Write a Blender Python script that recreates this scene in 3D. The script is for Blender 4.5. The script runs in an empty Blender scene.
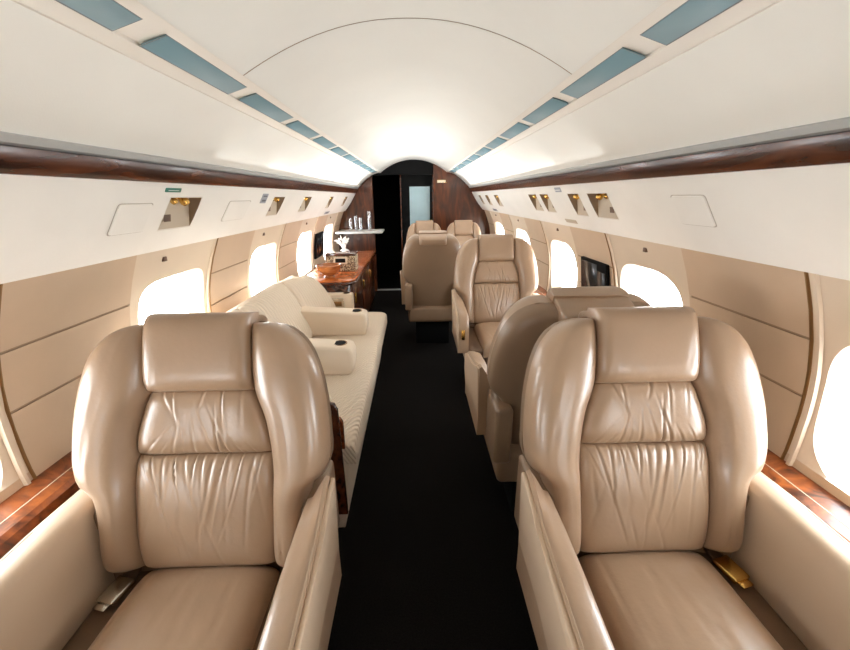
import bpy, bmesh, math, random
from mathutils import Vector, Matrix
C = bpy.context.scene.collection
PI = math.pi
random.seed(7)

# ------------------------------------------------------------------ materials
MATS = {}
def nodes(name):
    m = bpy.data.materials.new(name); m.use_nodes = True
    nt = m.node_tree
    return m, nt, nt.nodes['Principled BSDF']

def mat(name, col, rough=.5, metal=0., spec=.5, coat=0., noise=None, bump=None, var=.0, vscale=4.):
    """col linear rgb; noise var = brightness variation; bump = (scale, strength)"""
    m, nt, b = nodes(name)
    b.inputs['Base Color'].default_value = (*col, 1)
    b.inputs['Roughness'].default_value = rough
    b.inputs['Metallic'].default_value = metal
    b.inputs['Specular IOR Level'].default_value = spec
    b.inputs['Coat Weight'].default_value = coat
    b.inputs['Coat Roughness'].default_value = .06
    tc = nt.nodes.new('ShaderNodeTexCoord')
    if var:
        n = nt.nodes.new('ShaderNodeTexNoise'); n.inputs['Scale'].default_value = vscale
        n.inputs['Detail'].default_value = 5
        nt.links.new(tc.outputs['Object'], n.inputs['Vector'])
        r = nt.nodes.new('ShaderNodeValToRGB')
        r.color_ramp.elements[0].position = .3; r.color_ramp.elements[1].position = .7
        r.color_ramp.elements[0].color = (*[c*(1-var) for c in col], 1)
        r.color_ramp.elements[1].color = (*[min(1, c*(1+var)) for c in col], 1)
        nt.links.new(n.outputs['Fac'], r.inputs['Fac'])
        nt.links.new(r.outputs['Color'], b.inputs['Base Color'])
    if bump:
        n2 = nt.nodes.new('ShaderNodeTexNoise'); n2.inputs['Scale'].default_value = bump[0]
        n2.inputs['Detail'].default_value = 4
        nt.links.new(tc.outputs['Object'], n2.inputs['Vector'])
        bp = nt.nodes.new('ShaderNodeBump'); bp.inputs['Strength'].default_value = bump[1]
        bp.inputs['Distance'].default_value = .004
        nt.links.new(n2.outputs['Fac'], bp.inputs['Height'])
        nt.links.new(bp.outputs['Normal'], b.inputs['Normal'])
    MATS[name] = m
    return m

def wood(name, dark, mid, light, rough=.18, scale=(9, 1.6, 9), coat=.8):
    m, nt, b = nodes(name)
    tc = nt.nodes.new('ShaderNodeTexCoord')
    mp = nt.nodes.new('ShaderNodeMapping'); mp.inputs['Scale'].default_value = scale
    n = nt.nodes.new('ShaderNodeTexNoise'); n.inputs['Scale'].default_value = 2.2
    n.inputs['Detail'].default_value = 8; n.inputs['Distortion'].default_value = 1.6
    r = nt.nodes.new('ShaderNodeValToRGB')
    e = r.color_ramp.elements
    e[0].position = .32; e[0].color = (*dark, 1); e[1].position = .72; e[1].color = (*light, 1)
    x = e.new(.5); x.color = (*mid, 1)
    nt.links.new(tc.outputs['Object'], mp.inputs['Vector']); nt.links.new(mp.outputs['Vector'], n.inputs['Vector'])
    nt.links.new(n.outputs['Fac'], r.inputs['Fac']); nt.links.new(r.outputs['Color'], b.inputs['Base Color'])
    b.inputs['Roughness'].default_value = rough
    b.inputs['Coat Weight'].default_value = coat; b.inputs['Coat Roughness'].default_value = .05
    MATS[name] = m
    return m

def quilt(name, col):
    m, nt, b = nodes(name)
    tc = nt.nodes.new('ShaderNodeTexCoord')
    mp = nt.nodes.new('ShaderNodeMapping'); mp.inputs['Rotation'].default_value = (.5, .3, .6)
    w = nt.nodes.new('ShaderNodeTexWave'); w.inputs['Scale'].default_value = 24
    w.inputs['Distortion'].default_value = 1.2; w.inputs['Detail'].default_value = 1
    nt.links.new(tc.outputs['Object'], mp.inputs['Vector']); nt.links.new(mp.outputs['Vector'], w.inputs['Vector'])
    r = nt.nodes.new('ShaderNodeValToRGB')
    r.color_ramp.elements[0].color = (*[c*.93 for c in col], 1); r.color_ramp.elements[1].color = (*col, 1)
    nt.links.new(w.outputs['Fac'], r.inputs['Fac']); nt.links.new(r.outputs['Color'], b.inputs['Base Color'])
    bp = nt.nodes.new('ShaderNodeBump'); bp.inputs['Strength'].default_value = .7; bp.inputs['Distance'].default_value = .006
    nt.links.new(w.outputs['Fac'], bp.inputs['Height']); nt.links.new(bp.outputs['Normal'], b.inputs['Normal'])
    b.inputs['Roughness'].default_value = .7
    MATS[name] = m

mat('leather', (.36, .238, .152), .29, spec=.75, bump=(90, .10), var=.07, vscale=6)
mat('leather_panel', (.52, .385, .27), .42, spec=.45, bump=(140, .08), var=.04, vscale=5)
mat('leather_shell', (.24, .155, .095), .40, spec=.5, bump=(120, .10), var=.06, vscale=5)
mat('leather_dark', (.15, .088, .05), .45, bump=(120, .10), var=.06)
mat('cream', (.70, .58, .445), .55, bump=(120, .05), var=.03)
quilt('quilt', (.70, .58, .45))
mat('ceiling', (.79, .775, .715), .42, spec=.4, bump=(220, .05), var=.025, vscale=3)
mat('overhead', (.86, .83, .77), .45, spec=.4, bump=(150, .10), var=.03, vscale=4)
mat('band', (.74, .69, .61), .45, spec=.4)
mat('tan_wall', (.60, .445, .31), .55, bump=(130, .10), var=.05, vscale=5)
mat('window_trim', (.69, .57, .44), .5, var=.03)
mat('groove', (.36, .25, .16), .7)
mat('bronze', (.30, .17, .07), .35, metal=.7)
mat('gold', (.85, .55, .16), .22, metal=1.)
mat('chrome', (.62, .58, .50), .25, metal=1.)
mat('alu', (.40, .40, .385), .5, metal=.1)
mat('carpet', (.0075, .0062, .0055), .95, spec=.05, bump=(400, .6), var=.35, vscale=160)
mat('black', (.005, .005, .005), .8, spec=.12)
mat('screen', (.005, .006, .008), .22)
mat('lens', (.19, .31, .35), .38, spec=.35)
mat('lens_frame', (.16, .17, .17), .4)
mat('recess', (.52, .43, .32), .5)
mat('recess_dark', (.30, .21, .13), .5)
mat('switch', (.12, .06, .03), .4)
mat('groove_light', (.50, .45, .38), .7)
mat('white', (.86, .85, .82), .4)
mat('coral', (.9, .88, .85), .6)
mat('green', (.03, .17, .12), .5)
mat('placard', (.35, .37, .40), .5)
mat('ink', (.10, .10, .12), .5)
mat('frost', (.36, .50, .55), .25, var=.05)
mat('box_white', (.78, .70, .55), .6)
mat('teal', (.05, .25, .24), .3)
mat('stitch', (.42, .30, .20), .6)
wood('burl', (.035, .009, .004), (.15, .037, .010), (.34, .095, .022), scale=(7, 3, 7))
wood('burl_ledge', (.045, .012, .005), (.20, .05, .013), (.36, .10, .022), scale=(5, 7, 5), rough=.3, coat=.2)
wood('mahogany', (.018, .006, .003), (.055, .014, .006), (.12, .032, .010), scale=(6, 1.2, 6))
wood('bulk_wood', (.030, .007, .0025), (.075, .018, .005), (.14, .038, .010), scale=(5, 5, 1.2), rough=.3, coat=.4)
wood('counter', (.20, .04, .008), (.42, .10, .02), (.58, .17, .035), scale=(4, 3, 4), rough=.15, coat=.25)
wood('valance', (.016, .005, .0025), (.065, .017, .006), (.13, .036, .011), scale=(6, 1.2, 6), rough=.27, coat=.15)
wood('bowl_wood', (.20, .06, .018), (.38, .12, .03), (.5, .19, .06), scale=(5, 5, 20), rough=.25)
# basket weave
m, nt, b = nodes('weave')
tc = nt.nodes.new('ShaderNodeTexCoord'); v = nt.nodes.new('ShaderNodeTexVoronoi'); v.inputs['Scale'].default_value = 85
nt.links.new(tc.outputs['Object'], v.inputs['Vector'])
r = nt.nodes.new('ShaderNodeValToRGB'); r.color_ramp.elements[0].color = (.75, .62, .42, 1); r.color_ramp.elements[1].color = (.10, .05, .02, 1)
r.color_ramp.elements[0].position = .35; r.color_ramp.elements[1].position = .62
nt.links.new(v.outputs['Distance'], r.inputs['Fac']); nt.links.new(r.outputs['Color'], b.inputs['Base Color']); b.inputs['Roughness'].default_value = .7
MATS['weave'] = m
# glass
m = bpy.data.materials.new('glass'); m.use_nodes = True; nt = m.node_tree; nt.nodes.clear()
o = nt.nodes.new('ShaderNodeOutputMaterial'); t = nt.nodes.new('ShaderNodeBsdfTransparent'); g = nt.nodes.new('ShaderNodeBsdfGlossy')
g.inputs['Roughness'].default_value = .05; t.inputs['Color'].default_value = (.96, .98, 1, 1)
mx = nt.nodes.new('ShaderNodeMixShader'); mx.inputs['Fac'].default_value = .05
nt.links.new(t.outputs[0], mx.inputs[1]); nt.links.new(g.outputs[0], mx.inputs[2]); nt.links.new(mx.outputs[0], o.inputs['Surface'])
MATS['glass'] = m
m2 = m.copy(); m2.name = 'glassware'; [setattr(n.inputs['Fac'], 'default_value', .22) for n in m2.node_tree.nodes if n.type == 'MIX_SHADER']; [setattr(n.inputs['Roughness'], 'default_value', .22) for n in m2.node_tree.nodes if n.type == 'BSDF_GLOSSY']; MATS['glassware'] = m2

# ------------------------------------------------------------------ helpers
def me_from(bm, name, material, smooth=True, ang=50):
    bmesh.ops.remove_doubles(bm, verts=bm.verts, dist=1e-5)
    bmesh.ops.dissolve_degenerate(bm, edges=bm.edges, dist=1e-6)
    bmesh.ops.recalc_face_normals(bm, faces=bm.faces)
    me = bpy.data.meshes.new(name); bm.to_mesh(me); bm.free()
    mats = material if isinstance(material, (list, tuple)) else [material]
    for k in mats: me.materials.append(MATS[k])
    if smooth:
        for p in me.polygons: p.use_smooth = True
        try: me.set_sharp_from_angle(angle=math.radians(ang))
        except Exception: pass
    return me

def link(name, me, parent=None, loc=None, rot=None):
    o = bpy.data.objects.new(name, me); C.objects.link(o)
    if parent: o.parent = parent
    if loc is not None: o.location = loc
    if rot is not None: o.rotation_euler = rot
    return o

def obj(name, bm, material, parent=None, smooth=True, ang=50):
    return link(name, me_from(bm, name, material, smooth, ang), parent)

def tag(o, label, cat, group=None):
    o['label'] = label; o['category'] = cat
    if group: o['group'] = group
    return o

def thing(name, label, cat, loc=(0, 0, 0), rz=0., group=None):
    o = bpy.data.objects.new(name, None); C.objects.link(o)
    o.empty_display_size = .05
    o.location = loc; o.rotation_euler = (0, 0, rz)
    return tag(o, label, cat, group)

def struct(name, bm, material, parent=None, smooth=True, ang=40, label=None):
    o = obj(name, bm, material, parent, smooth, ang)
    if not parent: o['kind'] = 'structure'
    if label: o['label'] = label; o['category'] = name.split('_')[0]
    return o

def quad(bm, a, b, c, d, mi=0):
    f = bm.faces.new([bm.verts.new(p) for p in (a, b, c, d)]); f.material_index = mi
    return f

def box(bm, x0, x1, y0, y1, z0, z1, bevel=0., seg=2, M=None, mi=0):
    r = bmesh.ops.create_cube(bm, size=1)
    vs = r['verts']
    for v in vs:
        v.co = Vector(((x0+x1)/2+v.co.x*(x1-x0), (y0+y1)/2+v.co.y*(y1-y0), (z0+z1)/2+v.co.z*(z1-z0)))
    for f in {f for v in vs for f in v.link_faces}: f.material_index = mi
    if bevel:
        es = list({e for v in vs for e in v.link_edges})
        r2 = bmesh.ops.bevel(bm, geom=es, offset=bevel, segments=seg, profile=.5, affect='EDGES')
        vs = list({v for f in r2['faces'] for v in f.verts} | {v for v in vs if v.is_valid})
    if M is not None:
        bmesh.ops.transform(bm, matrix=M, verts=[v for v in vs if v.is_valid])
    return vs

def extrude_poly(bm, pts, fn, bevel=0., seg=2):
    """pts: 2-D polygon; fn(p, k) -> 3-D point for k = 0 / 1 (two caps)."""
    a = [bm.verts.new(fn(p, 0)) for p in pts]; b = [bm.verts.new(fn(p, 1)) for p in pts]
    n = len(pts)
    fs = [bm.faces.new(a), bm.faces.new(b[::-1])]
    for i in range(n):
        fs.append(bm.faces.new((a[i], b[i], b[(i+1) % n], a[(i+1) % n])))
    if bevel:
        es = [e for f in fs[:2] for e in f.edges]
        bmesh.ops.bevel(bm, geom=es, offset=bevel, segments=seg, profile=.5, affect='EDGES')

def lathe(bm, prof, n=24, M=None):
    rings = []
    for (r, z) in prof:
        rings.append([bm.verts.new((r*math.cos(2*PI*i/n), r*math.sin(2*PI*i/n), z)) for i in range(n)])
    for a, b in zip(rings, rings[1:]):
        for i in range(n):
            bm.faces.new((a[i], a[(i+1) % n], b[(i+1) % n], b[i]))
    if prof[0][0] > 1e-4: bm.faces.new(rings[0][::-1])
    if prof[-1][0] > 1e-4: bm.faces.new(rings[-1])
    if M is not None:
        bmesh.ops.transform(bm, matrix=M, verts=[v for r in rings for v in r])

def tube(bm, pts, rad, n=8):
    pts = [Vector(p) for p in pts]
    rings = []
    for i, p in enumerate(pts):
        d = (pts[min(i+1, len(pts)-1)] - pts[max(i-1, 0)]).normalized()
        up = Vector((0, 0, 1)) if abs(d.z) < .9 else Vector((1, 0, 0))
        a = d.cross(up).normalized(); b = d.cross(a)
        rr = rad(i/(len(pts)-1)) if callable(rad) else rad
        rings.append([bm.verts.new(p + rr*(a*math.cos(2*PI*k/n)+b*math.sin(2*PI*k/n))) for k in range(n)])
    for a, b in zip(rings, rings[1:]):
        for k in range(n): bm.faces.new((a[k], a[(k+1) % n], b[(k+1) % n], b[k]))
    bm.faces.new(rings[0][::-1]); bm.faces.new(rings[-1])

def lerp_table(tab, s):
    """smooth (finite-difference cubic) interpolation through the table"""
    n = len(tab)
    if s <= tab[0][0]: return tab[0][1]
    if s >= tab[-1][0]: return tab[-1][1]
    sl = [(tab[k+1][1]-tab[k][1])/(tab[k+1][0]-tab[k][0]) for k in range(n-1)]
    for k in range(n-1):
        if s <= tab[k+1][0]:
            h = tab[k+1][0]-tab[k][0]; q = (s-tab[k][0])/h
            m0 = (sl[k-1]+sl[k])/2 if k else sl[0]
            m1 = (sl[k]+sl[k+1])/2 if k < n-2 else sl[-1]
            return (2*q**3-3*q*q+1)*tab[k][1]+(q**3-2*q*q+q)*h*m0+(3*q*q-2*q**3)*tab[k+1][1]+(q**3-q*q)*h*m1

def ee(u, p):
    return max(0., 1-abs(u)**p)**(1/p)

def pillow(bm, xl, xr, s0, s1, base, T, pu=4., pv=5., nu=24, nv=24, extra=None, back=0.):
    """padded cushion over the patch xl(s)..xr(s) x s0..s1, raised by T along the normal of base(x, s, t)"""
    F, B = [], []
    for j in range(nv+1):
        v = math.sin((2*j/nv-1)*PI/2); s = s0+(s1-s0)*(v+1)/2
        a, b = xl(s), xr(s); rf, rb = [], []
        for i in range(nu+1):
            u = math.sin((2*i/nu-1)*PI/2); x = (a+b)/2+u*(b-a)/2
            e = ee(u, pu)*ee(v, pv)
            t = T*e
            if extra: t += extra(x, (v+1)/2, u)*min(1, e*1.5)
            rf.append(bm.verts.new(base(x, s, t)))
            edge = i in (0, nu) or j in (0, nv)
            rb.append(rf[-1] if edge else bm.verts.new(base(x, s, -back*e)))
        F.append(rf); B.append(rb)
    for j in range(nv):
        for i in range(nu):
            bm.faces.new((F[j][i], F[j][i+1], F[j+1][i+1], F[j+1][i]))
            q = (B[j][i], B[j+1][i], B[j+1][i+1], B[j][i+1])
            if len(set(q)) == 4:
                try: bm.faces.new(q)
                except ValueError: pass

# ------------------------------------------------------------------ the cabin shell
Y0, Y1 = -2.2, 6.0
PROF = [(0, .93), (.3, 1.07), (.5, 1.125), (.66, 1.145), (.8, 1.145), (.9, 1.135), (1.0, 1.112), (1.1, 1.078), (1.2, 1.035), (1.24, 1.015)]
def wx(z): 
    for (a, va), (b, vb) in zip(PROF, PROF[1:]):
        if z <= b: return va+(vb-va)*(z-a)/(b-a)
    return PROF[-1][1]
UNITS = [(-1.88, -1.26), (-.76, -.14), (.36, .975), (1.48, 2.10), (2.61, 3.23), (3.74, 4.36), (4.87, 5.49)]

bm = bmesh.new(); quad(bm, (-1.2, Y0, 0), (1.2, Y0, 0), (1.2, 7.2, 0), (-1.2, 7.2, 0)); struct('floor', bm, 'carpet', label='black brown carpeted aisle floor')

def side_strip(bm, sx, y0, y1, zs, off=0., mi=0):
    for a, b in zip(zs, zs[1:]):
        quad(bm, (sx*(wx(a)+off), y0, a), (sx*(wx(a)+off), y1, a), (sx*(wx(b)+off), y1, b), (sx*(wx(b)+off), y0, b), mi)

def zrange(a, b, n): return [a+(b-a)*i/n for i in range(n+1)]

for sx, nm in ((-1, 'left'), (1, 'right')):
    bm = bmesh.new()
    edges = [Y0] + [v for u in UNITS for v in u] + [Y1]
    # dado below the ledge
    side_strip(bm, sx, Y0, Y1, zrange(0, .64, 6))
    for k in range(0, len(edges), 2):
        a, b = edges[k], edges[k+1]
        for z0, z1 in ((.64, .826), (.834, 1.006), (1.014, 1.24)):
            side_strip(bm, sx, a, b, zrange(z0, z1, 5))
        for z in (.826, 1.006):   # sewn grooves
            side_strip(bm, sx, a, b, [z, z+.004], .004, 1); side_strip(bm, sx, a, b, [z+.004, z+.008], .004, 1)
            for zz in (z, z+.008):
                quad(bm, (sx*wx(zz), a, zz), (sx*wx(zz), b, zz), (sx*(wx(zz)+.004), b, zz), (sx*(wx(zz)+.004), a, zz), 1)
    struct('wall_'+nm, bm, ['tan_wall', 'groove'], smooth=True, ang=30, label='tan leather padded cabin sidewall on the %s' % nm)

wi = 0
for sx in (-1, 1):
    for (a, b) in UNITS:
        wi += 1
        yc, hy = (a+b)/2, (b-a)/2
        zb, zt = .64, 1.24
        zc, ry, rz_ = .845, (.264 if sx > 0 else .256), .225
        pw = 3.4 if sx > 0 else 5.5
        N = 64
        def sup(th, rr1, rr2, p):
            c, s = math.cos(th), math.sin(th)
            return (math.copysign(abs(c)**(2/p), c)*rr1, math.copysign(abs(s)**(2/p), s)*rr2)
        bm = bmesh.new()
        rows = []
        for f in range(-1, 6):
            ring = []
            for i in range(N):
                th = 2*PI*i/N
                # rectangle boundary (window-unit border) in the same direction
                hx, hz = sup(th, ry, rz_, pw)
                c, s = hx, hz
                tz = (zt-zc) if s > 0 else (zc-zb)
                k = min(hy/abs(c) if abs(c) > 1e-6 else 1e9, tz/abs(s) if abs(s) > 1e-6 else 1e9)
                if f < 0: kk = k*1.035; off = .007
                elif f <= 3:
                    q = f/3; kk = k+(1-k)*q; off = .004*q
                    if f == 0: off = 0
                elif f == 4: kk = .95; off = .035
                else: kk = .90; off = .075
                y, z = yc+c*kk, zc+s*kk
                ring.append(bm.verts.new((sx*(wx(z)+off), y, z)))
            rows.append(ring)
        # pull the rectangle ring onto the four corners
        for (cy, cz) in ((a, zb), (a, zt), (b, zb), (b, zt)):
            v = min(rows[1], key=lambda v: (v.co.y-cy)**2+(v.co.z-cz)**2)
            v.co = Vector((sx*wx(cz), cy, cz))
        for r0, r1 in zip(rows, rows[1:]):
            for i in range(N): bm.faces.new((r0[i], r0[(i+1) % N], r1[(i+1) % N], r1[i]))
        w = struct('window_%d' % wi, bm, 'window_trim', smooth=True, ang=28, label='cabin window in a pale surround')
        bm = bmesh.new()
        bm.faces.new([bm.verts.new((sx*(wx(zc)+.085), yc+hx*.97, zc+hz*.97)) for hx, hz in (sup(2*PI*i/N, ry, rz_, pw) for i in range(N))])
        obj('pane', bm, 'glass', w, smooth=False)
        # bronze edge strip at the far edge of every unit
        bm = bmesh.new()
        zs = zrange(.60, 1.235, 14)
        for y in (b,):
            for p, q in zip(zs, zs[1:]):
                for (o1, ya, o2, yb) in ((0, y-.0045, -.006, y-.002), (-.006, y-.002, -.006, y+.002), (-.006, y+.002, 0, y+.0045)):
                    quad(bm, (sx*(wx(p)+o1), ya, p), (sx*(wx(p)+o2), yb, p), (sx*(wx(q)+o2), yb, q), (sx*(wx(q)+o1), ya, q))
        obj('edge_strip', bm, 'bronze', w)
        # inner shade track of the unit (raised pale rib) near the far edge
        bm = bmesh.new()
        for p, q in zip(zs, zs[1:]):
            yy = b-.024
            for (o1, ya, o2, yb) in ((0, yy-.009, -.008, yy-.005), (-.008, yy-.005, -.008, yy+.005), (-.008, yy+.005, 0, yy+.009)):
                quad(bm, (sx*(wx(p)+o1), ya, p), (sx*(wx(p)+o2), yb, p), (sx*(wx(q)+o2), yb, q), (sx*(wx(q)+o1), ya, q))
        obj('shade_track', bm, 'window_trim', w)
        # shade pull
        bm = bmesh.new()
        zz = 1.145
        box(bm, sx*(wx(zz))-.012, sx*(wx(zz))+.012, yc-.012-(.13 if sx < 0 else .05), yc+.012-(.13 if sx < 0 else .05), zz+.004, zz+.024, .003)
        obj('shade_pull', bm, 'switch', w)

# overhead service panels, with real openings for the reading lights
PT, PB = Vector((.842, 1.455)), Vector((1.012, 1.205))
def pp(sx, y, q, d=0.):
    """point on the overhead panel: q 0 (top) .. 1 (bottom), d = depth behind its face"""
    p = PT.lerp(PB, q); n = Vector((.827, .562))
    bul = .010*math.sin(PI*q)      # very slightly crowned
    return Vector((sx*(p.x+n.x*(d-bul)), y, p.y+n.y*(d-bul)))
def qz(z): return (1.455-z)/.25
REC = {-1: [(1.485, 1.70), (2.57, 2.78), (3.28, 3.50), (4.28, 4.44), (5.2, 5.36)],
       1: [(1.80, 2.01), (2.12, 2.27), (2.61, 2.78), (2.87, 3.06), (4.2, 4.4), (4.78, 4.96), (5.3, 5.45)]}
RQ0, RQ1 = qz(1.408), qz(1.296)
for sx, nm in ((-1, 'left'), (1, 'right')):
    bm = bmesh.new()
    ys = sorted({Y0, Y1} | {v for r in REC[sx] for v in r})
    qs = [0, RQ0*.5, RQ0, RQ0+(RQ1-RQ0)*.33, RQ0+(RQ1-RQ0)*.66, RQ1, RQ1+(1-RQ1)*.5, 1]
    for y0, y1 in zip(ys, ys[1:]):
        for q0, q1 in zip(qs, qs[1:]):
            if (y0, y1) in REC[sx] and q0 >= RQ0-1e-6 and q1 <= RQ1+1e-6: continue
            quad(bm, pp(sx, y0, q0), pp(sx, y1, q0), pp(sx, y1, q1), pp(sx, y0, q1))
    # rolled lower lip returning to the sidewall
    quad(bm, pp(sx, Y0, 1), pp(sx, Y1, 1), (sx*1.06, Y1, 1.20), (sx*1.06, Y0, 1.20))
    o = struct('trim_1' if sx < 0 else 'trim_2', bm, 'overhead', ang=30, label='white overhead service panel above the %s windows' % nm)

ORD = ['nearest', 'second', 'third', 'fourth', 'fifth', 'sixth', 'seventh', 'eighth', 'ninth', 'tenth', 'eleventh', 'twelfth']
for sx, nm in ((-1, 'left'), (1, 'right')):
    for k, (a, b) in enumerate(REC[sx]):
        t = thing('reading_spotlight', '%s recessed brass reading light %s the overhead panel on the %s side' % (ORD[k], 'counting back along' if k else 'to the camera in', nm), 'reading light',
                  pp(sx, (a+b)/2, (RQ0+RQ1)/2), group='reading lights in the %s overhead panel' % nm)
        L = Vector(t.location); D = .06
        def P(y, q, d=0.): return pp(sx, y, q, d)-L
        bm = bmesh.new()
        quad(bm, P(a, RQ1), P(b, RQ1), P(b, RQ0, D), P(a, RQ0, D))
        obj('tray', bm, 'recess', t, smooth=False)
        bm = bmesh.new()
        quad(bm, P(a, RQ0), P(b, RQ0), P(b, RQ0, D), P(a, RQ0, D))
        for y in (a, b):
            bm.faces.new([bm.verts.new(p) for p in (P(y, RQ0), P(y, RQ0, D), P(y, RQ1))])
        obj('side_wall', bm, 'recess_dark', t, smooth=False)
        bm = bmesh.new()   # thin bezel round the opening
        w = .004
        for (y0, y1, q0, q1) in ((a-w, b+w, RQ0-.012, RQ0), (a-w, b+w, RQ1, RQ1+.012), (a-w, a, RQ0, RQ1), (b, b+w, RQ0, RQ1)):
            quad(bm, P(y0, q0, -.002), P(y1, q0, -.002), P(y1, q1, -.002), P(y0, q1, -.002))
        obj('bezel_frame', bm, 'band', t, smooth=False)
        down = Vector((-sx*.55, 0, -.83))
        for (fy, nm2, rr, ln) in ((.36, 'air_nozzle', .013, .034), (.68, 'lamp_nozzle', .017, .040)):
            bm = bmesh.new()
            q = RQ0+(RQ1-RQ0)*.16
            p = P(a+(b-a)*fy, q, D*.80)
            rot = down.to_track_quat('Z', 'Y').to_matrix().to_4x4()
            lathe(bm, [(rr*1.25, 0), (rr*1.25, .006), (rr*.85, .010), (rr, .018), (rr*1.05, ln*.8), (rr*.8, ln), (rr*.5, ln*.92)], 14, Matrix.Translation(p) @ rot)
            obj(nm2, bm, 'gold', t)
        bm = bmesh.new()
        fy = .22
        q0, q1 = RQ0+(RQ1-RQ0)*.62, RQ0+(RQ1-RQ0)*.80
        def dd(q): return D*(RQ1-q)/(RQ1-RQ0)-.004
        y0, y1 = a+(b-a)*.16, a+(b-a)*.36
        quad(bm, P(y0, q0, dd(q0)), P(y1, q0, dd(q0)), P(y1, q1, dd(q1)), P(y0, q1, dd(q1)))
        o = obj('call_button', bm, 'switch', t, smooth=False)

# small panels and placards on the overhead panels
def plate(name, label, cat, sx, y0, y1, z0, z1, m, d=-.004, parts=None, fr=True, rim='groove_light'):
    q0, q1 = qz(z1), qz(z0)
    L = pp(sx, (y0+y1)/2, (q0+q1)/2)
    t = thing(name, label, cat, L)
    def P(y, q, d=0.): return pp(sx, y, q, d)-L
    bm = bmesh.new()
    c = .16
    def ring(k, d):
        ym, qm, hy, hq = (y0+y1)/2, (q0+q1)/2, (y1-y0)/2*k, (q1-q0)/2*k
        pts = []
        for (sy, sq) in ((1, 1), (-1, 1), (-1, -1), (1, -1)):
            for j in range(4):
                th = j/3*PI/2+{(1, 1): 0, (-1, 1): PI/2, (-1, -1): PI, (1, -1): 1.5*PI}[(sy, sq)]
                rr = c
                pts.append((ym+hy*(sy*(1-rr)+rr*math.cos(th)), qm+hq*(sq*(1-rr)+rr*math.sin(th))))
        return [bm.verts.new(P(y, q, d)) for y, q in pts]
    r0, r1, r2 = ring(1, 0), ring(.985, d), ring(.9, d)
    for p, q in ((r0, r1), (r1, r2)):
        for i in range(len(p)): bm.faces.new((p[i], p[(i+1) % len(p)], q[(i+1) % len(p)], q[i]))
    bm.faces.new(r2)
    obj('face', bm, m, t, smooth=False)
    if fr:
        bm = bmesh.new(); r0, r1 = ring(1.05, -.0012), ring(.99, -.0012)
        for i in range(len(r0)): bm.faces.new((r0[i], r0[(i+1) % len(r0)], r1[(i+1) % len(r0)], r1[i]))
        obj('rim_frame', bm, rim, t, smooth=False)
    for (ya, yb, za, zb, mm) in (parts or []):
        bm = bmesh.new()
        quad(bm, P(ya, qz(zb), d-.001), P(yb, qz(zb), d-.001), P(yb, qz(za), d-.001), P(ya, qz(za), d-.001))
        obj('marking', bm, mm, t, smooth=False)
    return t
plate('access_panel', 'square white access panel in the left overhead panel, nearest the camera', 'access panel', -1, 1.235, 1.395, 1.300, 1.390, 'overhead')
plate('access_panel', 'square white access panel between the two nearest left reading lights', 'access panel', -1, 1.97, 2.22, 1.30, 1.39, 'overhead')
plate('access_panel', 'square white access panel in the right overhead panel above the front seat', 'access panel', 1, 1.19, 1.35, 1.308, 1.398, 'overhead')
plate('placard', 'small green placard above the nearest left reading light', 'placard', -1, 1.44, 1.535, 1.425, 1.438, 'green', -.0015, [(1.455, 1.52, 1.4302, 1.4318, 'white')], False)
plate('placard', 'small grey lettered placard above left access panels, before the second reading light', 'placard', -1, 2.36, 2.45, 1.375, 1.425, 'placard', -.0015, [(2.375, 2.435, 1.41, 1.416, 'ink'), (2.375, 2.435, 1.385, 1.395, 'ink')], False)
plate('placard', 'small white and grey placard beneath the right wood valance', 'placard', 1, 2.34, 2.44, 1.418, 1.442, 'placard', -.0015, [(2.35, 2.43, 1.427, 1.431, 'white')], False)
plate('placard', 'small tan placard at the lower edge of the right overhead panel', 'placard', 1, 2.36, 2.54, 1.235, 1.258, 'recess', -.0015, None, False)
plate('placard', 'dark edged notice low on the left overhead panel near the bulkhead', 'placard', -1, 4.45, 4.68, 1.222, 1.25, 'placard', -.0015, [(4.5, 4.63, 1.23, 1.243, 'ink')], False)
plate('placard', 'dark edged notice low on the right overhead panel near the bulkhead', 'placard', 1, 4.75, 5.0, 1.222, 1.25, 'placard', -.0015, [(4.8, 4.95, 1.23, 1.243, 'ink')], False)

# wood valance, aluminium reveal, ceiling
def extr(name, pts, material, y0=Y0, y1=Y1, ang=35, label=None):
    bm = bmesh.new()
    for p, q in zip(pts, pts[1:]):
        quad(bm, (p[0], y0, p[1]), (p[0], y1, p[1]), (q[0], y1, q[1]), (q[0], y0, q[1]))
    return struct(name, bm, material, ang=ang, label=label)
for sx, k, nm in ((-1, 3, 'left'), (1, 4, 'right')):
    extr('trim_%d' % k, [(sx*x, z) for x, z in ((.846, 1.452), (.828, 1.452), (.818, 1.462), (.808, 1.492), (.806, 1.504), (.815, 1.508))], 'valance', label='dark polished wood valance along the %s side' % nm)
    extr('trim_%d' % (k+2), [(sx*x, z) for x, z in ((.815, 1.507), (.803, 1.511), (.796, 1.525), (.800, 1.529))], 'alu', label='grey metal reveal above the %s valance' % nm)
    pts = []
    for i in range(11):
        u = i/10; x = .803+(.602-.803)*u; z = 1.527+(1.690-1.527)*u + .016*math.sin(PI*u)
        pts.append((sx*x, z))
    extr('ceiling_'+nm, pts, 'ceiling', label='white ceiling side panel on the %s' % nm)
    extr('trim_%d' % (k+4), [(sx*.602, 1.690), (sx*.602, 1.693), (sx*.598, 1.693), (sx*.566, 1.7055), (sx*.566, 1.711), (sx*.494, 1.7285), (sx*.494, 1.7205), (sx*.472, 1.7265), (sx*.468, 1.7285)], 'band', ang=25, label='beige lighting channel in the ceiling on the %s' % nm)
JY = 1.27
bm = bmesh.new()
def cz(x): return 1.727 + .168*(1-(abs(x)/.472)**2.1)
xs = [.472*(2*i/32-1) for i in range(33)]
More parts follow.
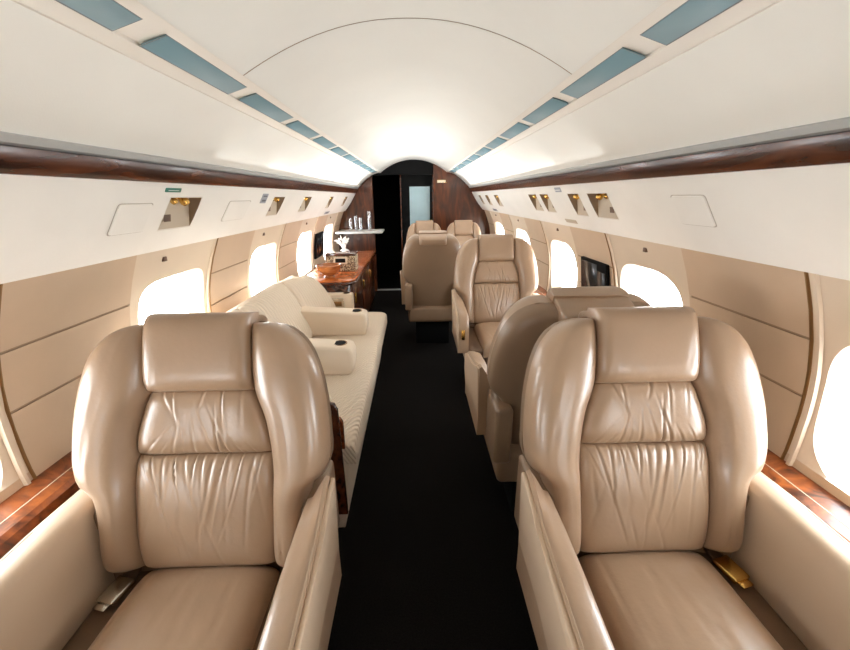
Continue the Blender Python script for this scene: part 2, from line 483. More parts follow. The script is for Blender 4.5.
def jy(x): return JY+.085*(1-(x/.472)**2)
for (ya, yb) in ((lambda x: Y0, lambda x: jy(x)-.0025), (lambda x: jy(x)+.0025, lambda x: Y1)):
    for a, b in zip(xs, xs[1:]):
        n = 6
        for k in range(n):
            def yy(x, k): return ya(x)+(yb(x)-ya(x))*k/n
            quad(bm, (a, yy(a, k), cz(a)), (b, yy(b, k), cz(b)), (b, yy(b, k+1), cz(b)), (a, yy(a, k+1), cz(a)))
for a, b in zip(xs, xs[1:]):
    quad(bm, (a, jy(a)-.02, cz(a)+.004), (b, jy(b)-.02, cz(b)+.004), (b, jy(b)+.02, cz(b)+.004), (a, jy(a)+.02, cz(a)+.004), 1)
struct('ceiling', bm, ['ceiling', 'groove'], ang=30, label='white arched cabin ceiling with one cross joint')

for sx, nm, off in ((-1, 'left', -.035), (1, 'right', .045)):
    n = 0
    for k in range(-1, 10):
        a = 1.0+off+.48*k; b = a+.405
        if b > 5.9: break
        t = thing('ceiling_light', '%s blue grey lens panel %s in the %s ceiling light strip' % (ORD[n], 'from the camera' if n else 'to the camera', nm), 'ceiling light', (sx*.53, (a+b)/2, 1.70), group='blue grey lens panels in the %s ceiling strip' % nm)
        n += 1
        x0, x1 = .498, .562; z0, z1 = 1.7245, 1.7045
        bm = bmesh.new(); hy = (b-a)/2; g = .003
        dz = .003
        def P(x, y, e): return (sx*(x-.53), y, z0+(z1-z0)*(x-x0)/(x1-x0)-1.70-e)
        extrude_poly(bm, [(x0+g, -hy+g), (x1-g, -hy+g), (x1-g, hy-g), (x0+g, hy-g)], lambda p, e: P(p[0], p[1], -.004 if e else .0015), .001, 1)
        obj('lens', bm, 'lens', t)
        bm = bmesh.new()
        for (xa, xb, ya, yb) in ((x0, x1, -hy, -hy+g), (x0, x1, hy-g, hy), (x0, x0+g, -hy, hy), (x1-g, x1, -hy, hy)):
            quad(bm, P(xa, ya, .0005), P(xb, ya, .0005), P(xb, yb, .0005), P(xa, yb, .0005))
        obj('frame', bm, 'lens_frame', t, smooth=False)

# side ledges below the windows
def ledge(name, sx, y0, y1, m, inlay, label):
    bm = bmesh.new()
    pts = [(1.15, .615), (1.045, .600), (1.030, .590), (1.028, .565), (1.05, .555)]
    for p, q in zip(pts, pts[1:]):
        quad(bm, (sx*p[0], y0, p[1]), (sx*p[0], y1, p[1]), (sx*q[0], y1, q[1]), (sx*q[0], y0, q[1]), 0)
    if inlay:
        for xa in (1.078,):
            za = .600+.015*(xa-1.045)/.105+.0008
            quad(bm, (sx*xa, y0, za), (sx*xa, y1, za), (sx*(xa+.003), y1, za), (sx*(xa+.003), y0, za), 1)
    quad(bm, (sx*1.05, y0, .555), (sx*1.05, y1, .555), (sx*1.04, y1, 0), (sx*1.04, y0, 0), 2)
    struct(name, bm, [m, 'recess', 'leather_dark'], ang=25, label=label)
ledge('trim_9', -1, Y0, 1.20, 'burl_ledge', True, 'polished burl wood ledge beneath the left windows')
ledge('trim_10', -1, 1.20, 3.33, 'cream', False, 'cream ledge beneath the windows behind the sofa')
ledge('trim_11', 1, Y0, Y1, 'burl_ledge', True, 'polished burl wood ledge beneath the right windows')

# unseen skin added above the ceiling, so that daylight enters by the windows only
bm = bmesh.new()
for i in range(24):
    a, b = [math.radians(8+164*k/24) for k in (i, i+1)]
    f = lambda t, y: (1.16*math.cos(t), y, 1.06+1.0*math.sin(t))
    quad(bm, f(a, Y0-.02), f(b, Y0-.02), f(b, 7.22), f(a, 7.22))
for y in (Y0-.02, 7.22):
    bm.faces.new([bm.verts.new((1.16*math.cos(math.radians(8+164*k/24)), y, 1.06+1.0*math.sin(math.radians(8+164*k/24)))) for k in range(25)])
struct('roof', bm, 'black', label='unseen skin added above the ceiling to block daylight')

# end wall behind the camera
bm = bmesh.new()
def section():
    pts = [(-wx(z), z) for z, _ in PROF]+[(-.842, 1.455), (-.803, 1.52), (-.602, 1.69)]
    pts += [(x, cz(x)) for x in xs]
    return pts+[(-x, z) for x, z in reversed(pts[:len(PROF)+3])]
sec = section()
bm.faces.new([bm.verts.new((x, Y0, z)) for x, z in sec]); struct('wall_front', bm, 'cream', smooth=False, label='cream forward partition behind the camera')

# aft bulkhead: two polished wood halves, black arch and doorway
def clipx(x0, x1):
    """section outline restricted to x0..x1"""
    import bisect
    n = 60; top = []; P_ = [(z, w) for z, w in PROF]+[(1.455, .842), (1.52, .803), (1.69, .602)]
    def topz(x):
        ax = abs(x)
        if ax <= .472: return cz(x)
        zz = 1.69
        prof = P_[::-1]
        if ax <= .602: return 1.727+(1.69-1.727)*(ax-.472)/.13
        for (za, wa), (zb, wb) in zip(prof, prof[1:]):
            if wb >= ax >= wa: return za+(zb-za)*(ax-wa)/(wb-wa)
        return .7
    def botz(x):
        ax = abs(x)
        if ax <= PROF[0][1]: return 0.
        for (za, wa), (zb, wb) in zip(PROF[:4], PROF[1:5]):
            if wa <= ax <= wb: return za+(zb-za)*(ax-wa)/(wb-wa)
        return .66
    xs_ = [x0+(x1-x0)*i/n for i in range(n+1)]
    return [(x, botz(x)) for x in xs_]+[(x, topz(x)) for x in reversed(xs_)]
bm = bmesh.new()
for (a, b) in ((-1.14, -.60), (.285, 1.14)):
    extrude_poly(bm, clipx(a, b), lambda p, k: (p[0], 5.92+.08*k, p[1]))
struct('wall_back', bm, 'bulk_wood', smooth=False, label='polished dark wood aft bulkhead either side of the doorway')
bm = bmesh.new()   # black header arch over the doorway
xs2 = [-.60+(.885)*i/30 for i in range(31)]
extrude_poly(bm, [(x, cz(x) if abs(x) < .472 else 1.71) for x in xs2]+[(x, 1.70-.05*(x+.1)**2) for x in reversed(xs2)], lambda p, k: (p[0], 5.94+.06*k, p[1]))
struct('trim_12', bm, 'black', smooth=False, label='black arched header over the aft doorway')
# dark lobby behind the doorway
bm = bmesh.new()
quad(bm, (-.95, 6.0, 0), (-.95, 7.2, 0), (-.95, 7.2, 1.95), (-.95, 6.0, 1.95))
quad(bm, (.6, 6.0, 0), (.6, 7.2, 0), (.6, 7.2, 1.95), (.6, 6.0, 1.95))
quad(bm, (-.95, 7.2, 0), (.6, 7.2, 0), (.6, 7.2, 1.95), (-.95, 7.2, 1.95))
quad(bm, (-.95, 6.0, 1.95), (.6, 6.0, 1.95), (.6, 7.2, 1.95), (-.95, 7.2, 1.95))
struct('wall_lobby', bm, 'black', smooth=False, label='black lobby behind the aft doorway')
# the aft door with its blue grey pane
bm = bmesh.new(); box(bm, -.19, .30, 6.03, 6.07, .0, 1.78, .004)
d = struct('door_1', bm, 'black', label='black aft door with a tall blue grey pane')
bm = bmesh.new(); box(bm, -.065, .235, 6.020, 6.034, .72, 1.535, .003); obj('pane', bm, 'frost', d)
bm = bmesh.new()
box(bm, -.205, -.185, 6.01, 6.03, 0, 1.745, .003); obj('door_frame', bm, 'valance', d)
bm = bmesh.new(); box(bm, .268, .285, 5.99, 6.03, 0, 1.72, .003); obj('door_frame', bm, 'mahogany', d)
bm = bmesh.new(); box(bm, .252, .262, 6.0, 6.03, .98, 1.06, .003); obj('door_handle', bm, 'gold', d)
bm = bmesh.new(); box(bm, -.60, .285, 5.93, 5.99, 0.0, .012, .003); struct('trim_13', bm, 'alu', label='metal threshold strip at the aft doorway')
t = thing('bulkhead_sign', 'small cream sign plate high on the right wood bulkhead', 'sign', (.40, 5.917, 1.60))
bm = bmesh.new(); box(bm, -.06, .06, -.004, .002, -.017, .017, .002); obj('plate', bm, 'box_white', t)
bm = bmesh.new(); box(bm, -.064, .064, -.002, .0025, -.021, .021, .002); obj('frame', bm, 'gold', t)

# ------------------------------------------------------------------ the leather seats
REC_A = math.radians(12.5)
SA, CA = math.sin(REC_A), math.cos(REC_A)
ZB = .482
YB = .072
def recline(deg):
    global SA, CA
    SA, CA = math.sin(math.radians(deg)), math.cos(math.radians(deg))
def bbase(x, s, t, wrap=.22):
    """seat-back base: s up the back, t forward of the shell"""
    f = t + wrap*x*x; s *= .965
    return Vector((x, YB + s*SA - f*CA, ZB + s*CA + f*SA))
def creases(n, seedv, width, depth, fromtop):
    rnd = random.Random(seedv); L = []
    for i in range(n):
        x0 = -.95+1.9*(i+rnd.uniform(.1, .9))/n
        L.append((x0, -x0*rnd.uniform(.35, 1.35)+rnd.gauss(0, .07), rnd.uniform(.3, .95), rnd.uniform(.6, 1.4)*width, rnd.uniform(.4, 1.2)*depth, rnd.uniform(-.25, .25)))
    def f(x, v, u):
        t = 0
        q = (1-v) if fromtop else v
        for (x0, sl, ln, wd, dp, cv) in L:
            if q > ln: continue
            dx = u-(x0+sl*q+cv*q*q)
            k = (1-q/ln)
            t -= dp*math.exp(-(dx/wd)**2)*k
            t += dp*.5*math.exp(-((dx-2.2*wd)/(1.8*wd))**2)*k
        return t
    return f
def soft(seedv, amp, n=10):
    rnd = random.Random(seedv)
    L = [(rnd.uniform(-.8, .8), rnd.uniform(.1, .9), rnd.uniform(-.6, .6), rnd.uniform(.25, .7), rnd.uniform(.015, .035), rnd.uniform(.5, 1.)*amp) for _ in range(n)]
    def f(x, v, u):
        t = 0
        for (x0, v0, sl, ln, wd, dp) in L:
            dx = u-x0-sl*(v-v0)
            t -= dp*math.exp(-(dx/wd)**2)*math.exp(-((v-v0)/ln*2.2)**2)
        return t
    return f

def seat_meshes(hw, both):
    """meshes of one seat; hw = half width over the bolsters"""
    R = {}
    q = hw/.325
    def add(key, bm, m, ang=60): R[key] = me_from(bm, key, m, True, ang)
    k = .5+.5*q
    # centre pads
    lowL = [(0, .178), (.08, .186), (.2, .186), (.31, .180)]
    bm = bmesh.new(); cr = creases(13, 3, .017, .0038, True); sf = soft(5, .002)
    pillow(bm, lambda s: -lerp_table(lowL, s)*k, lambda s: lerp_table(lowL, s)*k, -.02, .302, bbase, .076, 5, 6, 180, 70, lambda x, v, u: cr(x, v, u)+sf(x, v, u)+.010*math.cos(u*1.4)*math.sin(PI*v))
    add('lower_back_cushion', bm, 'leather')
    midL = [(.29, .182), (.36, .174), (.44, .150), (.5, .130)]
    bm = bmesh.new(); c1 = creases(10, 11, .018, .0038, False); c2 = creases(5, 17, .022, .003, True)
    pillow(bm, lambda s: -lerp_table(midL, s)*k, lambda s: lerp_table(midL, s)*k, .298, .487, bbase, .078, 5, 4.5, 180, 50, lambda x, v, u: c1(x, v, u)+c2(x, v, u))
    add('lumbar_cushion', bm, 'leather')
    # headrest: thick front pad, with a flap folded over the top of the shell
    bm = bmesh.new()
    hr = [(.47, .139), (.56, .139), (.68, .133)]
    pillow(bm, lambda s: -lerp_table(hr, s)*k, lambda s: lerp_table(hr, s)*k, .474, .690, bbase, .098, 7, 5, 40, 30, soft(23, .0018, 6))
    pillow(bm, lambda s: -lerp_table(hr, s)*k*.97, lambda s: lerp_table(hr, s)*k*.97, .60, .682, lambda x, s, t: bbase(x, s, -t), .105, 7, 4, 24, 16)
    add('headrest', bm, 'leather')
    # side bolsters
    inn = [(0, .172), (.2, .178), (.30, .174), (.40, .158), (.48, .132), (.68, .128)]
    out = [(0, .268), (.185, .272), (.215, .285), (.235, .310), (.27, .323), (.36, .325), (.46, .315), (.54, .296), (.60, .268), (.635, .235), (.652, .205), (.660, .180)]
    for sg in (-1, 1):
        bm = bmesh.new(); sf = soft(31+sg, .0022, 9)
        fi = lambda s: lerp_table(inn, s)*k
        fo = lambda s: max(lerp_table(out, s)*q, lerp_table(inn, s)*k+.03)
        bas = lambda x, s, t: bbase(x, s, t)
        if sg > 0: pillow(bm, fi, fo, -.02, .660, bas, .102, 2.6, 5, 30, 64, sf, back=.0)
        else: pillow(bm, lambda s: -fo(s), lambda s: -fi(s), -.02, .660, bas, .102, 2.6, 5, 30, 64, sf, back=.0)
        add('side_bolster' + ('R' if sg > 0 else 'L'), bm, 'leather')
    # shell
    sh = [(-.16, .255), (.15, .262), (.215, .285), (.25, .318), (.36, .325), (.46, .315), (.54, .296), (.60, .268), (.635, .235), (.655, .19), (.66, .15)]
    bm = bmesh.new()
    pillow(bm, lambda s: -lerp_table(sh, s)*q, lambda s: lerp_table(sh, s)*q, -.16, .662, lambda x, s, t: bbase(x, s, -t), .085, 4.5, 7, 36, 44)
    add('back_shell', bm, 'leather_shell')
    # seat cushion
    bm = bmesh.new(); sf = soft(41, .0028, 12)
    def sbase(x, l, t): return Vector((x, .04-l, .378+.022*l+t+.0))
    pillow(bm, lambda l: -.178*k, lambda l: .178*k, 0, .49, sbase, .118, 6, 5, 56, 56, lambda x, v, u: sf(x, v, u)+.006*math.cos(u*1.5))
    add('seat_cushion', bm, 'leather')
    ai = hw-.052; ao = hw+.030
    for sg in (-1, 1):
        bm = bmesh.new()
        box(bm, *sorted((sg*.165*k, sg*(ai-.001))), -.43, .07, .345, .432, .012, 2)
        add('seat_side_pad' + ('R' if sg > 0 else 'L'), bm, 'leather_dark')
    for sg in (-1, 1):
        ys = [.035, .0, -.05, -.10, -.2, -.33, -.362, -.382, -.390, -.392]
        zi_ = [.685, .687, .688, .687, .682, .668, .654, .625, .56, .42]
        raised = [.752, .750, .730, .712, .694, .676, .662, .632, .56, .42]
        flat = [.682, .682, .682, .680, .676, .664, .652, .625, .56, .42]
        zbot = [.41]*6+[.405, .40, .40, .40]
        for kind, zo_ in (('arm', raised), ('wall', flat)):
            bm = bmesh.new(); rings = []
            for y, zi, zo, zb in zip(ys, zi_, zo_, zbot):
                if kind == 'wall':
                    zi = min(zi, zo+.002)
                    if y == .035: y = .13
                m_ = (ai+ao)/2
                pr = [(ai, zb), (ai, max(zb+.002, zi-.020)), (ai+.006, max(zb+.004, zi-.006)), (ai+.020, zi), (m_, (zi+zo)/2+.003), (ao-.022, zo), (ao-.012, zo-.005), (ao-.009, max(zb+.002, zo-.02)), (ao-.009, zb)]
                rings.append([bm.verts.new((sg*x, y, max(z, zb))) for x, z in pr])
            for r0, r1 in zip(rings, rings[1:]):
                for i in range(len(r0)): bm.faces.new((r0[i], r0[(i+1) % len(r0)], r1[(i+1) % len(r0)], r1[i]))
            bm.faces.new(rings[0]); bm.faces.new(rings[-1][::-1])
            add(kind+'_cap' + ('R' if sg > 0 else 'L'), bm, 'leather' if kind == 'arm' else 'leather_panel', 45)
            bm = bmesh.new()
            e0 = .04 if kind == 'arm' else .135
            pts = [(e0, .44), (e0, zo_[0]-.02)]+[(y if y < .03 else e0-.005, z-.008) for y, z in zip(ys, zo_)][:-2]+[(-.396, .55), (-.400, .43), (-.39, .40), (-.2, .43)]
            extrude_poly(bm, pts, lambda p, e: (sg*(ao-.012 if e == 0 else ao-(.012 if p[1] < .5 else 0)), p[0], p[1]), .0045, 2)
            add(kind+'_panel' + ('R' if sg > 0 else 'L'), bm, 'leather_panel')
            bm = bmesh.new()
            tube(bm, [(sg*(ao-.016), y-.001, z+.0005) for y, z in list(zip(ys, zo_))[2:-1]], .0013, 6)
            add(kind+'_piping' + ('R' if sg > 0 else 'L'), bm, 'stitch')
        # rear housing of the arm, flush with the shell
        bm = bmesh.new(); box(bm, *sorted((sg*(hw-.09), sg*(hw-.018))), .03, .235, .40, .655, .016, 3)
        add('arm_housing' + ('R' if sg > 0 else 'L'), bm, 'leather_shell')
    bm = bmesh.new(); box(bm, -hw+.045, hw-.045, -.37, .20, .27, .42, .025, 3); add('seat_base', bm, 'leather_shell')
    bm = bmesh.new(); box(bm, -.19*q, .19*q, -.22, .14, 0, .25, .01, 2); add('pedestal', bm, 'black')
    return R

recline(16.5)
SINGLE = seat_meshes(.325, True)
recline(16)
DOUBLE = seat_meshes(.252, False)
recline(16)
DOUBLE_R = seat_meshes(.280, False)
recline(12.5)
bm = bmesh.new()
box(bm, -.026, .026, -.034, .034, 0, .016, .005, 2); box(bm, -.018, .018, -.05, -.03, .004, .010, .002, 1)
BUCKLE = me_from(bm, 'seatbelt_buckle', 'gold')
bm = bmesh.new()
box(bm, -.026, .026, -.034, .034, 0, .016, .005, 2); box(bm, -.018, .018, -.05, -.03, .004, .010, .002, 1)
BUCKLE_C = me_from(bm, 'seatbelt_buckle', 'chrome')
bm = bmesh.new(); box(bm, -.020, .020, .0, .11, -.002, .004, .001, 1); STRAP = me_from(bm, 'seatbelt_strap', 'leather_dark')
bm = bmesh.new(); box(bm, -.012, .012, -.006, .006, -.035, .035, .004, 2); LATCH = me_from(bm, 'arm_latch', 'gold')

def seat(label, x, y, facing, meshes, inboard, buckle=None, group=None, knob=False, arms=('L', 'R'), dz=-.02):
    """inboard = -1 / +1: the local side of the aisle"""
    t = thing('cabin_seat', label, 'seat', (x, y, 0), 0 if facing else PI, group)
    for key, me in meshes.items():
        base = key
        side = None
        if key[-1] in 'LR': base, side = key[:-1], key[-1]
        if base[-4:] == '_cap' or base[-7:] == '_piping': continue
        if base in ('arm_panel', 'wall_panel') and side not in arms: continue
        if base == 'arm_panel' and (side == 'R') != (inboard > 0): continue
        if base == 'wall_panel' and (side == 'R') == (inboard > 0): continue
        if base in ('arm_panel', 'wall_panel'):
            o = link('armrest', me, t)
            link('armrest_pad', meshes[base[:-6]+'_cap'+side], o)
            link('piping', meshes[base[:-6]+'_piping'+side], o)
        else: link({'arm_housing': 'armrest_housing'}.get(base, base), me, t)
    if buckle:
        sg, me = buckle
        s = link('seatbelt_strap', STRAP, t, (sg*.228, -.02, .438), (math.radians(4), 0, 0))
        link('seatbelt_buckle', me, s, (0, .0, .004), (0, 0, .25*sg))
    for c in t.children:
        if not c.name.startswith('pedestal'): c.location.z += dz
    if knob:
        link('arm_latch', LATCH, t, (inboard*.312, -.394, .51))
    return t
G1 = 'taupe leather club seats'
s1 = seat('taupe leather seat front left of the aisle, facing camera beside the left burl ledge', -.560, .776, True, SINGLE, 1, (-1, BUCKLE_C), G1)
link('belt_latch', LATCH, s1, (.235, -.03, .44), (1.2, .3, 0))
s2 = seat('taupe leather seat front right of the aisle, facing camera with a gold buckle', .630, .788, True, SINGLE, -1, (1, BUCKLE), G1, dz=-.028)
s3 = seat('taupe leather seat turned away, back to back with the front right seat', .622, 1.55, False, SINGLE, 1, None, G1, dz=-.055)
s4 = seat('taupe leather seat facing camera by the right windows midway down the cabin', .632, 2.82, True, SINGLE, -1, None, G1, knob=True)
G2 = 'taupe leather paired seats before the aft bulkhead'
s5 = seat('plain brown leather seat turned away behind the midway facing seat', .165, 3.74, False, DOUBLE_R, 1, None, G2, arms=('R',), dz=-.03)
s6 = seat('taupe leather seat of the aft pair, next to the aisle before the doorway', .135, 5.13, True, DOUBLE, -1, None, G2, arms=('L',), dz=-.045)
s7 = seat('taupe leather seat of the aft pair, on the window side before the wood bulkhead', .660, 5.13, True, DOUBLE, -1, None, G2, arms=(), dz=-.045)

# ------------------------------------------------------------------ sofa along the left side
S = thing('sofa', 'cream quilted three place sofa along the left windows with fold down armrests', 'sofa', (-.62, 2.28, 0))
SO = Vector(S.location)
def sl(x, y, z): return Vector((x, y, z))-SO
SY0, SY1 = 1.34, 3.24
bm = bmesh.new(); extrude_poly(bm, [(-.95, 0), (-.325, 0), (-.300, .16), (-.285, .345), (-.95, .345)], lambda p, k: sl(p[0], SY0+.01 if k == 0 else SY1-.02, p[1]), .008, 2)
obj('base', bm, 'cream', S)
bm = bmesh.new()
def sofabase(x, s, t): return sl(x, s, .335+t+.02*(x+.9))
pillow(bm, lambda s: -.93, lambda s: -.250, SY0, SY1, sofabase, .115, 7, 16, 30, 50)
obj('seat_cushion', bm, 'quilt', S)
# leaning back cushions
lean = math.radians(28)
def sback(y, s, t, bulge=0):
    # s up the back from the seat line, t out towards the aisle; the back curves down and in at its aft end
    k = max(0, (y-2.55)/.72)
    s = s*(1-.17*k**1.6)
    return sl(-.80 + .05*k*k - s*math.sin(lean) + t*math.cos(lean), y, .43 + s*math.cos(lean) + t*math.sin(lean))
for (a, b) in ((1.36, 2.02), (2.025, 2.70), (2.705, 3.27)):
    bm = bmesh.new()
    last = b > 3
    def bs(x, s, t): return sback(x, s, t)
    top = .445
    def yl(s): return a
    def yr(s):
        return b - (.11*max(0, (s/top))**4 if last else 0)
    pillow(bm, yl, yr, -.02, top, bs, .10, 9, 4, 30, 24, back=.03)
    obj('back_cushion', bm, 'quilt', S)
bm = bmesh.new(); extrude_poly(bm, [(-.82, .34), (-.99, .34), (-1.024, .79), (-1.0, .80), (-.96, .78)], lambda p, k: sl(p[0], 1.35 if k == 0 else 3.14, p[1]), .008, 2)
obj('back_frame', bm, 'cream', S)
def cup(parent, x, y, z, r=.036):
    bm = bmesh.new()
    lathe(bm, [(r, .0), (r*1.15, .003), (r*1.2, .0), (r*1.2, -.004)], 20, Matrix.Translation(sl(x, y, z)))
    o = obj('cup_holder', bm, 'bronze', parent)
    bm = bmesh.new(); lathe(bm, [(r*.98, .001), (r*.98, .0025)], 20, Matrix.Translation(sl(x, y, z)))
    obj('cup_well', bm, 'black', parent)
for (ya, yb) in ((1.955, 2.10), (2.60, 2.745)):
    bm = bmesh.new()
    pts = [(-.90, .46), (-.375, .452), (-.355, .47), (-.345, .52), (-.345, .585), (-.357, .612), (-.385, .622), (-.92, .655)]
    extrude_poly(bm, pts, lambda p, k: sl(p[0], ya if k == 0 else yb, p[1]), .020, 3)
    arm = obj('armrest', bm, 'cream', S)
    cup(arm, -.425, (ya+yb)/2, .6235)
bm = bmesh.new(); box(bm, -.88, -.545, 3.255, 3.335, .0, .605, .012, 2, Matrix.Translation(-SO)); ea = obj('end_arm', bm, 'cream', S)
cup(ea, -.60, 3.295, .604, .028)
bm = bmesh.new(); box(bm, -.725, -.62, 3.250, 3.258, .485, .57, .004, 2, Matrix.Translation(-SO)); lt = obj('latch_plate', bm, 'chrome', ea)
bm = bmesh.new(); box(bm, -.705, -.64, 3.244, 3.252, .500, .540, .003, 2, Matrix.Translation(-SO)); obj('latch_recess', bm, 'bronze', ea)

# magazine rack at the near end of the sofa
t = thing('magazine_rack', 'dark wood magazine rack between the front left seat and the sofa', 'magazine rack', (-.5, 1.27, 0))
T0 = Vector(t.location)
M0 = Matrix.Translation(-T0)
bm = bmesh.new(); box(bm, -.72, -.40, 1.245, 1.315, 0, .50, .006, 2, M0); obj('body', bm, 'mahogany', t)
bm = bmesh.new(); extrude_poly(bm, [(-.72, .20), (-.278, .20), (-.282, .67), (-.293, .695), (-.31, .70), (-.72, .70)], lambda p, k: Vector((p[0], 1.222 if k == 0 else 1.243, p[1]))-T0, .004, 2); obj('front_board', bm, 'valance', t)
bm = bmesh.new(); extrude_poly(bm, [(-.72, .45), (-.284, .45), (-.284, .57), (-.295, .59), (-.72, .60)], lambda p, k: Vector((p[0], 1.300 if k == 0 else 1.320, p[1]))-T0, .004, 2); obj('rear_board', bm, 'burl', t)
t2 = thing('magazine', 'teal edged magazine standing in the dark wood rack', 'magazine', (-.5, 1.262, .505))
bm = bmesh.new(); box(bm, -.12, .19, -.006, .006, 0, .165, .001, 1); obj('cover', bm, 'teal', t2)
bm = bmesh.new(); box(bm, -.119, .192, -.004, .004, .002, .163); obj('pages', bm, 'white', t2)

# ------------------------------------------------------------------ credenza and what stands on it
t = thing('credenza', 'dark wood credenza with a glossy orange brown top beyond the sofa', 'cabinet', (-.8, 4.3, 0))
T0 = Vector(t.location); M0 = Matrix.Translation(-T0)
bm = bmesh.new(); extrude_poly(bm, [(-.90, 3.40), (-.60, 3.40), (-.575, 3.43), (-.575, 5.3), (-.90, 5.3)], lambda p, k: Vector((p[0], p[1], 0 if k == 0 else .655))-T0, .006, 2); obj('body', bm, 'mahogany', t)
def cprof(g): return [(-1.026, 3.36-g), (-.62, 3.36-g), (-.575, 3.375-g), (-.545+g*.7, 3.41-g*.7), (-.535+g, 3.46), (-.535+g, 5.32), (-1.026, 5.32)]
bm = bmesh.new(); extrude_poly(bm, cprof(0), lambda p, k: Vector((p[0], p[1], .682 if k == 0 else .70))-T0, .006, 2); obj('worktop', bm, 'counter', t)
bm = bmesh.new(); extrude_poly(bm, cprof(.006), lambda p, k: Vector((p[0], p[1], .655 if k == 0 else .683))-T0, .008, 2); obj('edge_band', bm, 'mahogany', t)
for k in range(3):
    y0 = 3.48+k*.6
    bm = bmesh.new(); box(bm, -.578, -.566, y0, y0+.56, .1, .62, .004, 2, M0); d = obj('door', bm, 'bulk_wood', t)
    bm = bmesh.new(); box(bm, -.567, -.552, y0+.04, y0+.06, .45, .55, .004, 2, M0); obj('handle', bm, 'gold', d)
bm = bmesh.new()
lathe(bm, [(.045, 0), (.05, .008), (.038, .018), (.07, .035), (.103, .075), (.113, .115), (.109, .118), (.098, .08), (.062, .045), (.0, .035)], 32)
tag(link('bowl', me_from(bm, 'bowl', 'bowl_wood'), None, (-.785, 3.52, .70)), 'round footed wooden bowl on the near end of the credenza', 'bowl')
t = thing('woven_box', 'cream and brown woven storage box on the credenza behind the bowl', 'box', (-.735, 3.93, .70))
bm = bmesh.new(); box(bm, -.145, .145, -.10, .10, 0, .150, .005, 2); obj('body', bm, 'weave', t)
bm = bmesh.new(); box(bm, -.150, .150, -.105, .105, .150, .172, .005, 2); obj('lid', bm, 'mahogany', t)
bm = bmesh.new(); box(bm, -.05, .05, -.106, -.099, .085, .125, .002, 1); obj('handle_slot', bm, 'black', t)
bm = bmesh.new(); box(bm, -.065, .065, -.104, -.0995, .07, .14, .002, 1); obj('label_plate', bm, 'box_white', t)
t = thing('coral_vase', 'white round vase holding white branching coral behind the woven box', 'vase', (-.775, 4.32, .70))
bm = bmesh.new(); lathe(bm, [(.04, 0), (.055, .01), (.072, .07), (.066, .12), (.04, .148), (.028, .155), (.024, .15), (.02, .14)], 24); obj('vase', bm, 'white', t)
bm = bmesh.new(); rnd = random.Random(4)
for i in range(9):
    an = 2*PI*i/9+rnd.uniform(-.2, .2); le = rnd.uniform(.03, .10)
    z0 = .14; z1 = z0+rnd.uniform(.10, .165)
    p0 = Vector((0, 0, z0)); p1 = Vector((math.cos(an)*le*.4, math.sin(an)*le*.4, z0+(z1-z0)*.5)); p2 = Vector((math.cos(an)*le, math.sin(an)*le, z1))
    tube(bm, [p0, p1, p2], lambda k: .009-.003*k, 6)
    for j in range(3):
        a2 = an+rnd.uniform(-1.2, 1.2)
        q = p1.lerp(p2, rnd.uniform(.1, .8)); e = q+Vector((math.cos(a2)*.035, math.sin(a2)*.035, rnd.uniform(.0, .035)))
        tube(bm, [q, e], lambda k: .008-.002*k, 6)
obj('coral', bm, 'coral', t)
# galley shelf with glasses
t = thing('galley_shelf', 'thin white shelf on the left wood bulkhead above the credenza', 'shelf', (-.78, 5.7, .93))
bm = bmesh.new(); box(bm, -.31, .33, -.22, .215, -.012, .012, .004, 2); obj('board', bm, 'white', t)
bm = bmesh.new(); box(bm, -.31, .33, -.232, -.222, -.014, .014, .003, 2); obj('edge', bm, 'alu', t)
for k, (x, hgt, desc) in enumerate(((-.90, .17, 'slender clear tumbler leftmost on the white galley shelf'), (-.83, .20, 'taller clear glass second along the white galley shelf'), (-.76, .18, 'clear glass third along the white galley shelf'), (-.64, .26, 'tall clear decanter glass rightmost on the white galley shelf'))):
    bm = bmesh.new(); lathe(bm, [(.024, 0), (.026, .004), (.031, hgt), (.028, hgt), (.023, .012), (0, .01)], 28)
    tag(link('drinking_glass', me_from(bm, 'drinking_glass', 'glassware'), None, (x, 5.62+.05*(k % 2), .9425)), desc, 'glass', 'glasses on the galley shelf')

# screens on the sidewalls
def monitor(sx, y0, y1, z0, z1, label):
    t = thing('wall_monitor_mount', label, 'screen', (sx*(wx((z0+z1)/2)-.02), (y0+y1)/2, (z0+z1)/2), 0)
    t.name = 'wall_monitor'
    ang = math.atan2(wx(z0)-wx(z1), z1-z0)*(-sx)
    t.rotation_euler = (0, ang, 0)
    hy, hz = (y1-y0)/2, (z1-z0)/2
    bm = bmesh.new(); box(bm, -.012, .012, -hy, hy, -hz, hz, .004, 2); obj('housing', bm, 'black', t)
    bm = bmesh.new(); box(bm, *sorted((-sx*.0125, -sx*.0145)), -hy+.11, hy-.012, -hz+.015, hz-.015, .0005, 1); obj('screen', bm, 'screen', t)
    bm = bmesh.new(); box(bm, *sorted((-sx*.0125, -sx*.0155)), -hy+.01, -hy+.10, -hz+.015, hz-.05, .0005, 1); obj('control_panel', bm, 'screen', t)
    return t
monitor(1, 2.15, 2.50, .72, 1.02, 'black flat screen on the right sidewall behind the turned away seat')
monitor(-1, 4.42, 4.80, .73, 1.01, 'black flat screen on the left sidewall above the credenza')

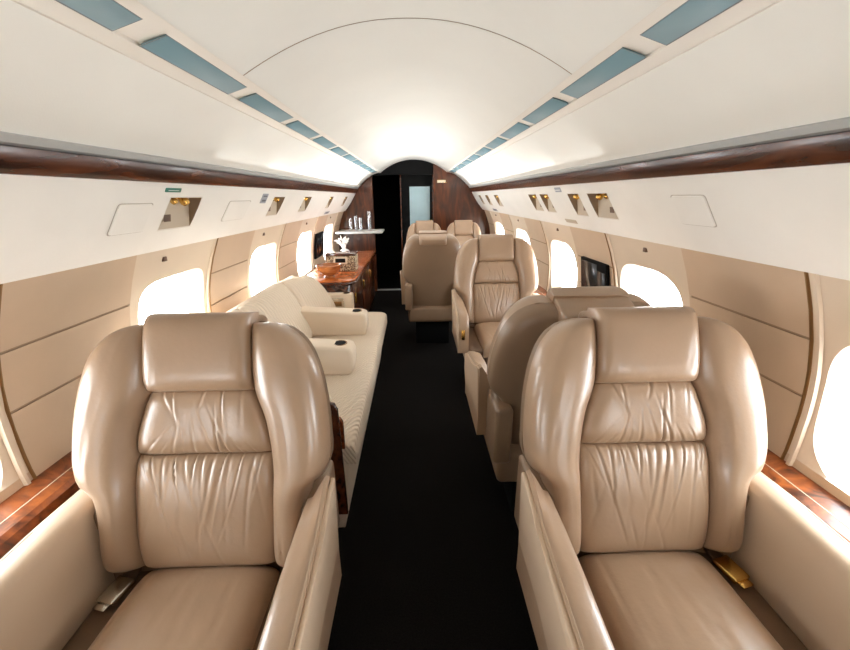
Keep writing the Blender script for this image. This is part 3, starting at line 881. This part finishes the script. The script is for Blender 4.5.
# ------------------------------------------------------------------ light, world, camera
w = bpy.data.worlds.new('World'); bpy.context.scene.world = w; w.use_nodes = True
nt = w.node_tree; bg = nt.nodes['Background']
tc = nt.nodes.new('ShaderNodeTexCoord'); sp = nt.nodes.new('ShaderNodeSeparateXYZ')
nt.links.new(tc.outputs['Generated'], sp.inputs['Vector'])
mr = nt.nodes.new('ShaderNodeMapRange'); mr.inputs['From Min'].default_value = -.3; mr.inputs['From Max'].default_value = .5
nt.links.new(sp.outputs['Z'], mr.inputs['Value'])
rp = nt.nodes.new('ShaderNodeValToRGB')
rp.color_ramp.elements[0].color = (.93, .94, .94, 1); rp.color_ramp.elements[1].color = (.88, .955, 1.0, 1)
nt.links.new(mr.outputs['Result'], rp.inputs['Fac']); nt.links.new(rp.outputs['Color'], bg.inputs['Color'])
bg.inputs['Strength'].default_value = 18.0
for sx in (-1, 1):
    for (a, b) in UNITS:
        L = bpy.data.lights.new('window_daylight', 'AREA'); L.shape = 'RECTANGLE'; L.size = .5; L.size_y = .6
        L.cycles.is_portal = True
        o = bpy.data.objects.new('window_daylight', L); C.objects.link(o)
        o.location = (sx*1.30, (a+b)/2, .845)
        o.rotation_euler = Vector((-sx, 0, 0)).to_track_quat('-Z', 'Y').to_euler()

for sx in (-1, 1):   # added fill strips along the valance to brighten the ceiling, stronger towards the aft
    for k, e in enumerate((.25, .6, 1.2, 2.0, 2.4, 2.6, 2.4)):
        L = bpy.data.lights.new('added_fill_strip', 'AREA'); L.shape = 'RECTANGLE'; L.size = .55; L.size_y = .012
        L.spread = math.radians(120); L.energy = e*1.2; L.color = (.97, .99, 1.0)
        o = bpy.data.objects.new('added_fill_strip', L); C.objects.link(o)
        d = Vector((-sx*.90, 0, .44))
        o.matrix_world = Matrix.Translation((sx*.784, 1.95+.56*k, 1.520)) @ Matrix((Vector((0, 1, 0)), (-d).cross(Vector((0, 1, 0))), -d)).transposed().to_4x4()
cam = bpy.data.cameras.new('camera'); co = bpy.data.objects.new('camera', cam); C.objects.link(co)
cam.sensor_width = 36; cam.lens = 385/850*36; cam.clip_start = .02
R = Matrix.Rotation(math.radians(-1.27), 4, 'Z') @ Matrix.Rotation(math.radians(90-18.5), 4, 'X') @ Matrix.Rotation(math.radians(-.6), 4, 'Z')
co.matrix_world = Matrix.Translation((.01, 0, 1.40)) @ R
sc = bpy.context.scene; sc.camera = co
sc.view_settings.view_transform = 'Standard'; sc.view_settings.look = 'None'; sc.view_settings.gamma = 1
sc.view_settings.exposure = 0.0
sc.cycles.max_bounces = 10; sc.cycles.diffuse_bounces = 7; sc.cycles.glossy_bounces = 4; sc.cycles.transparent_max_bounces = 8
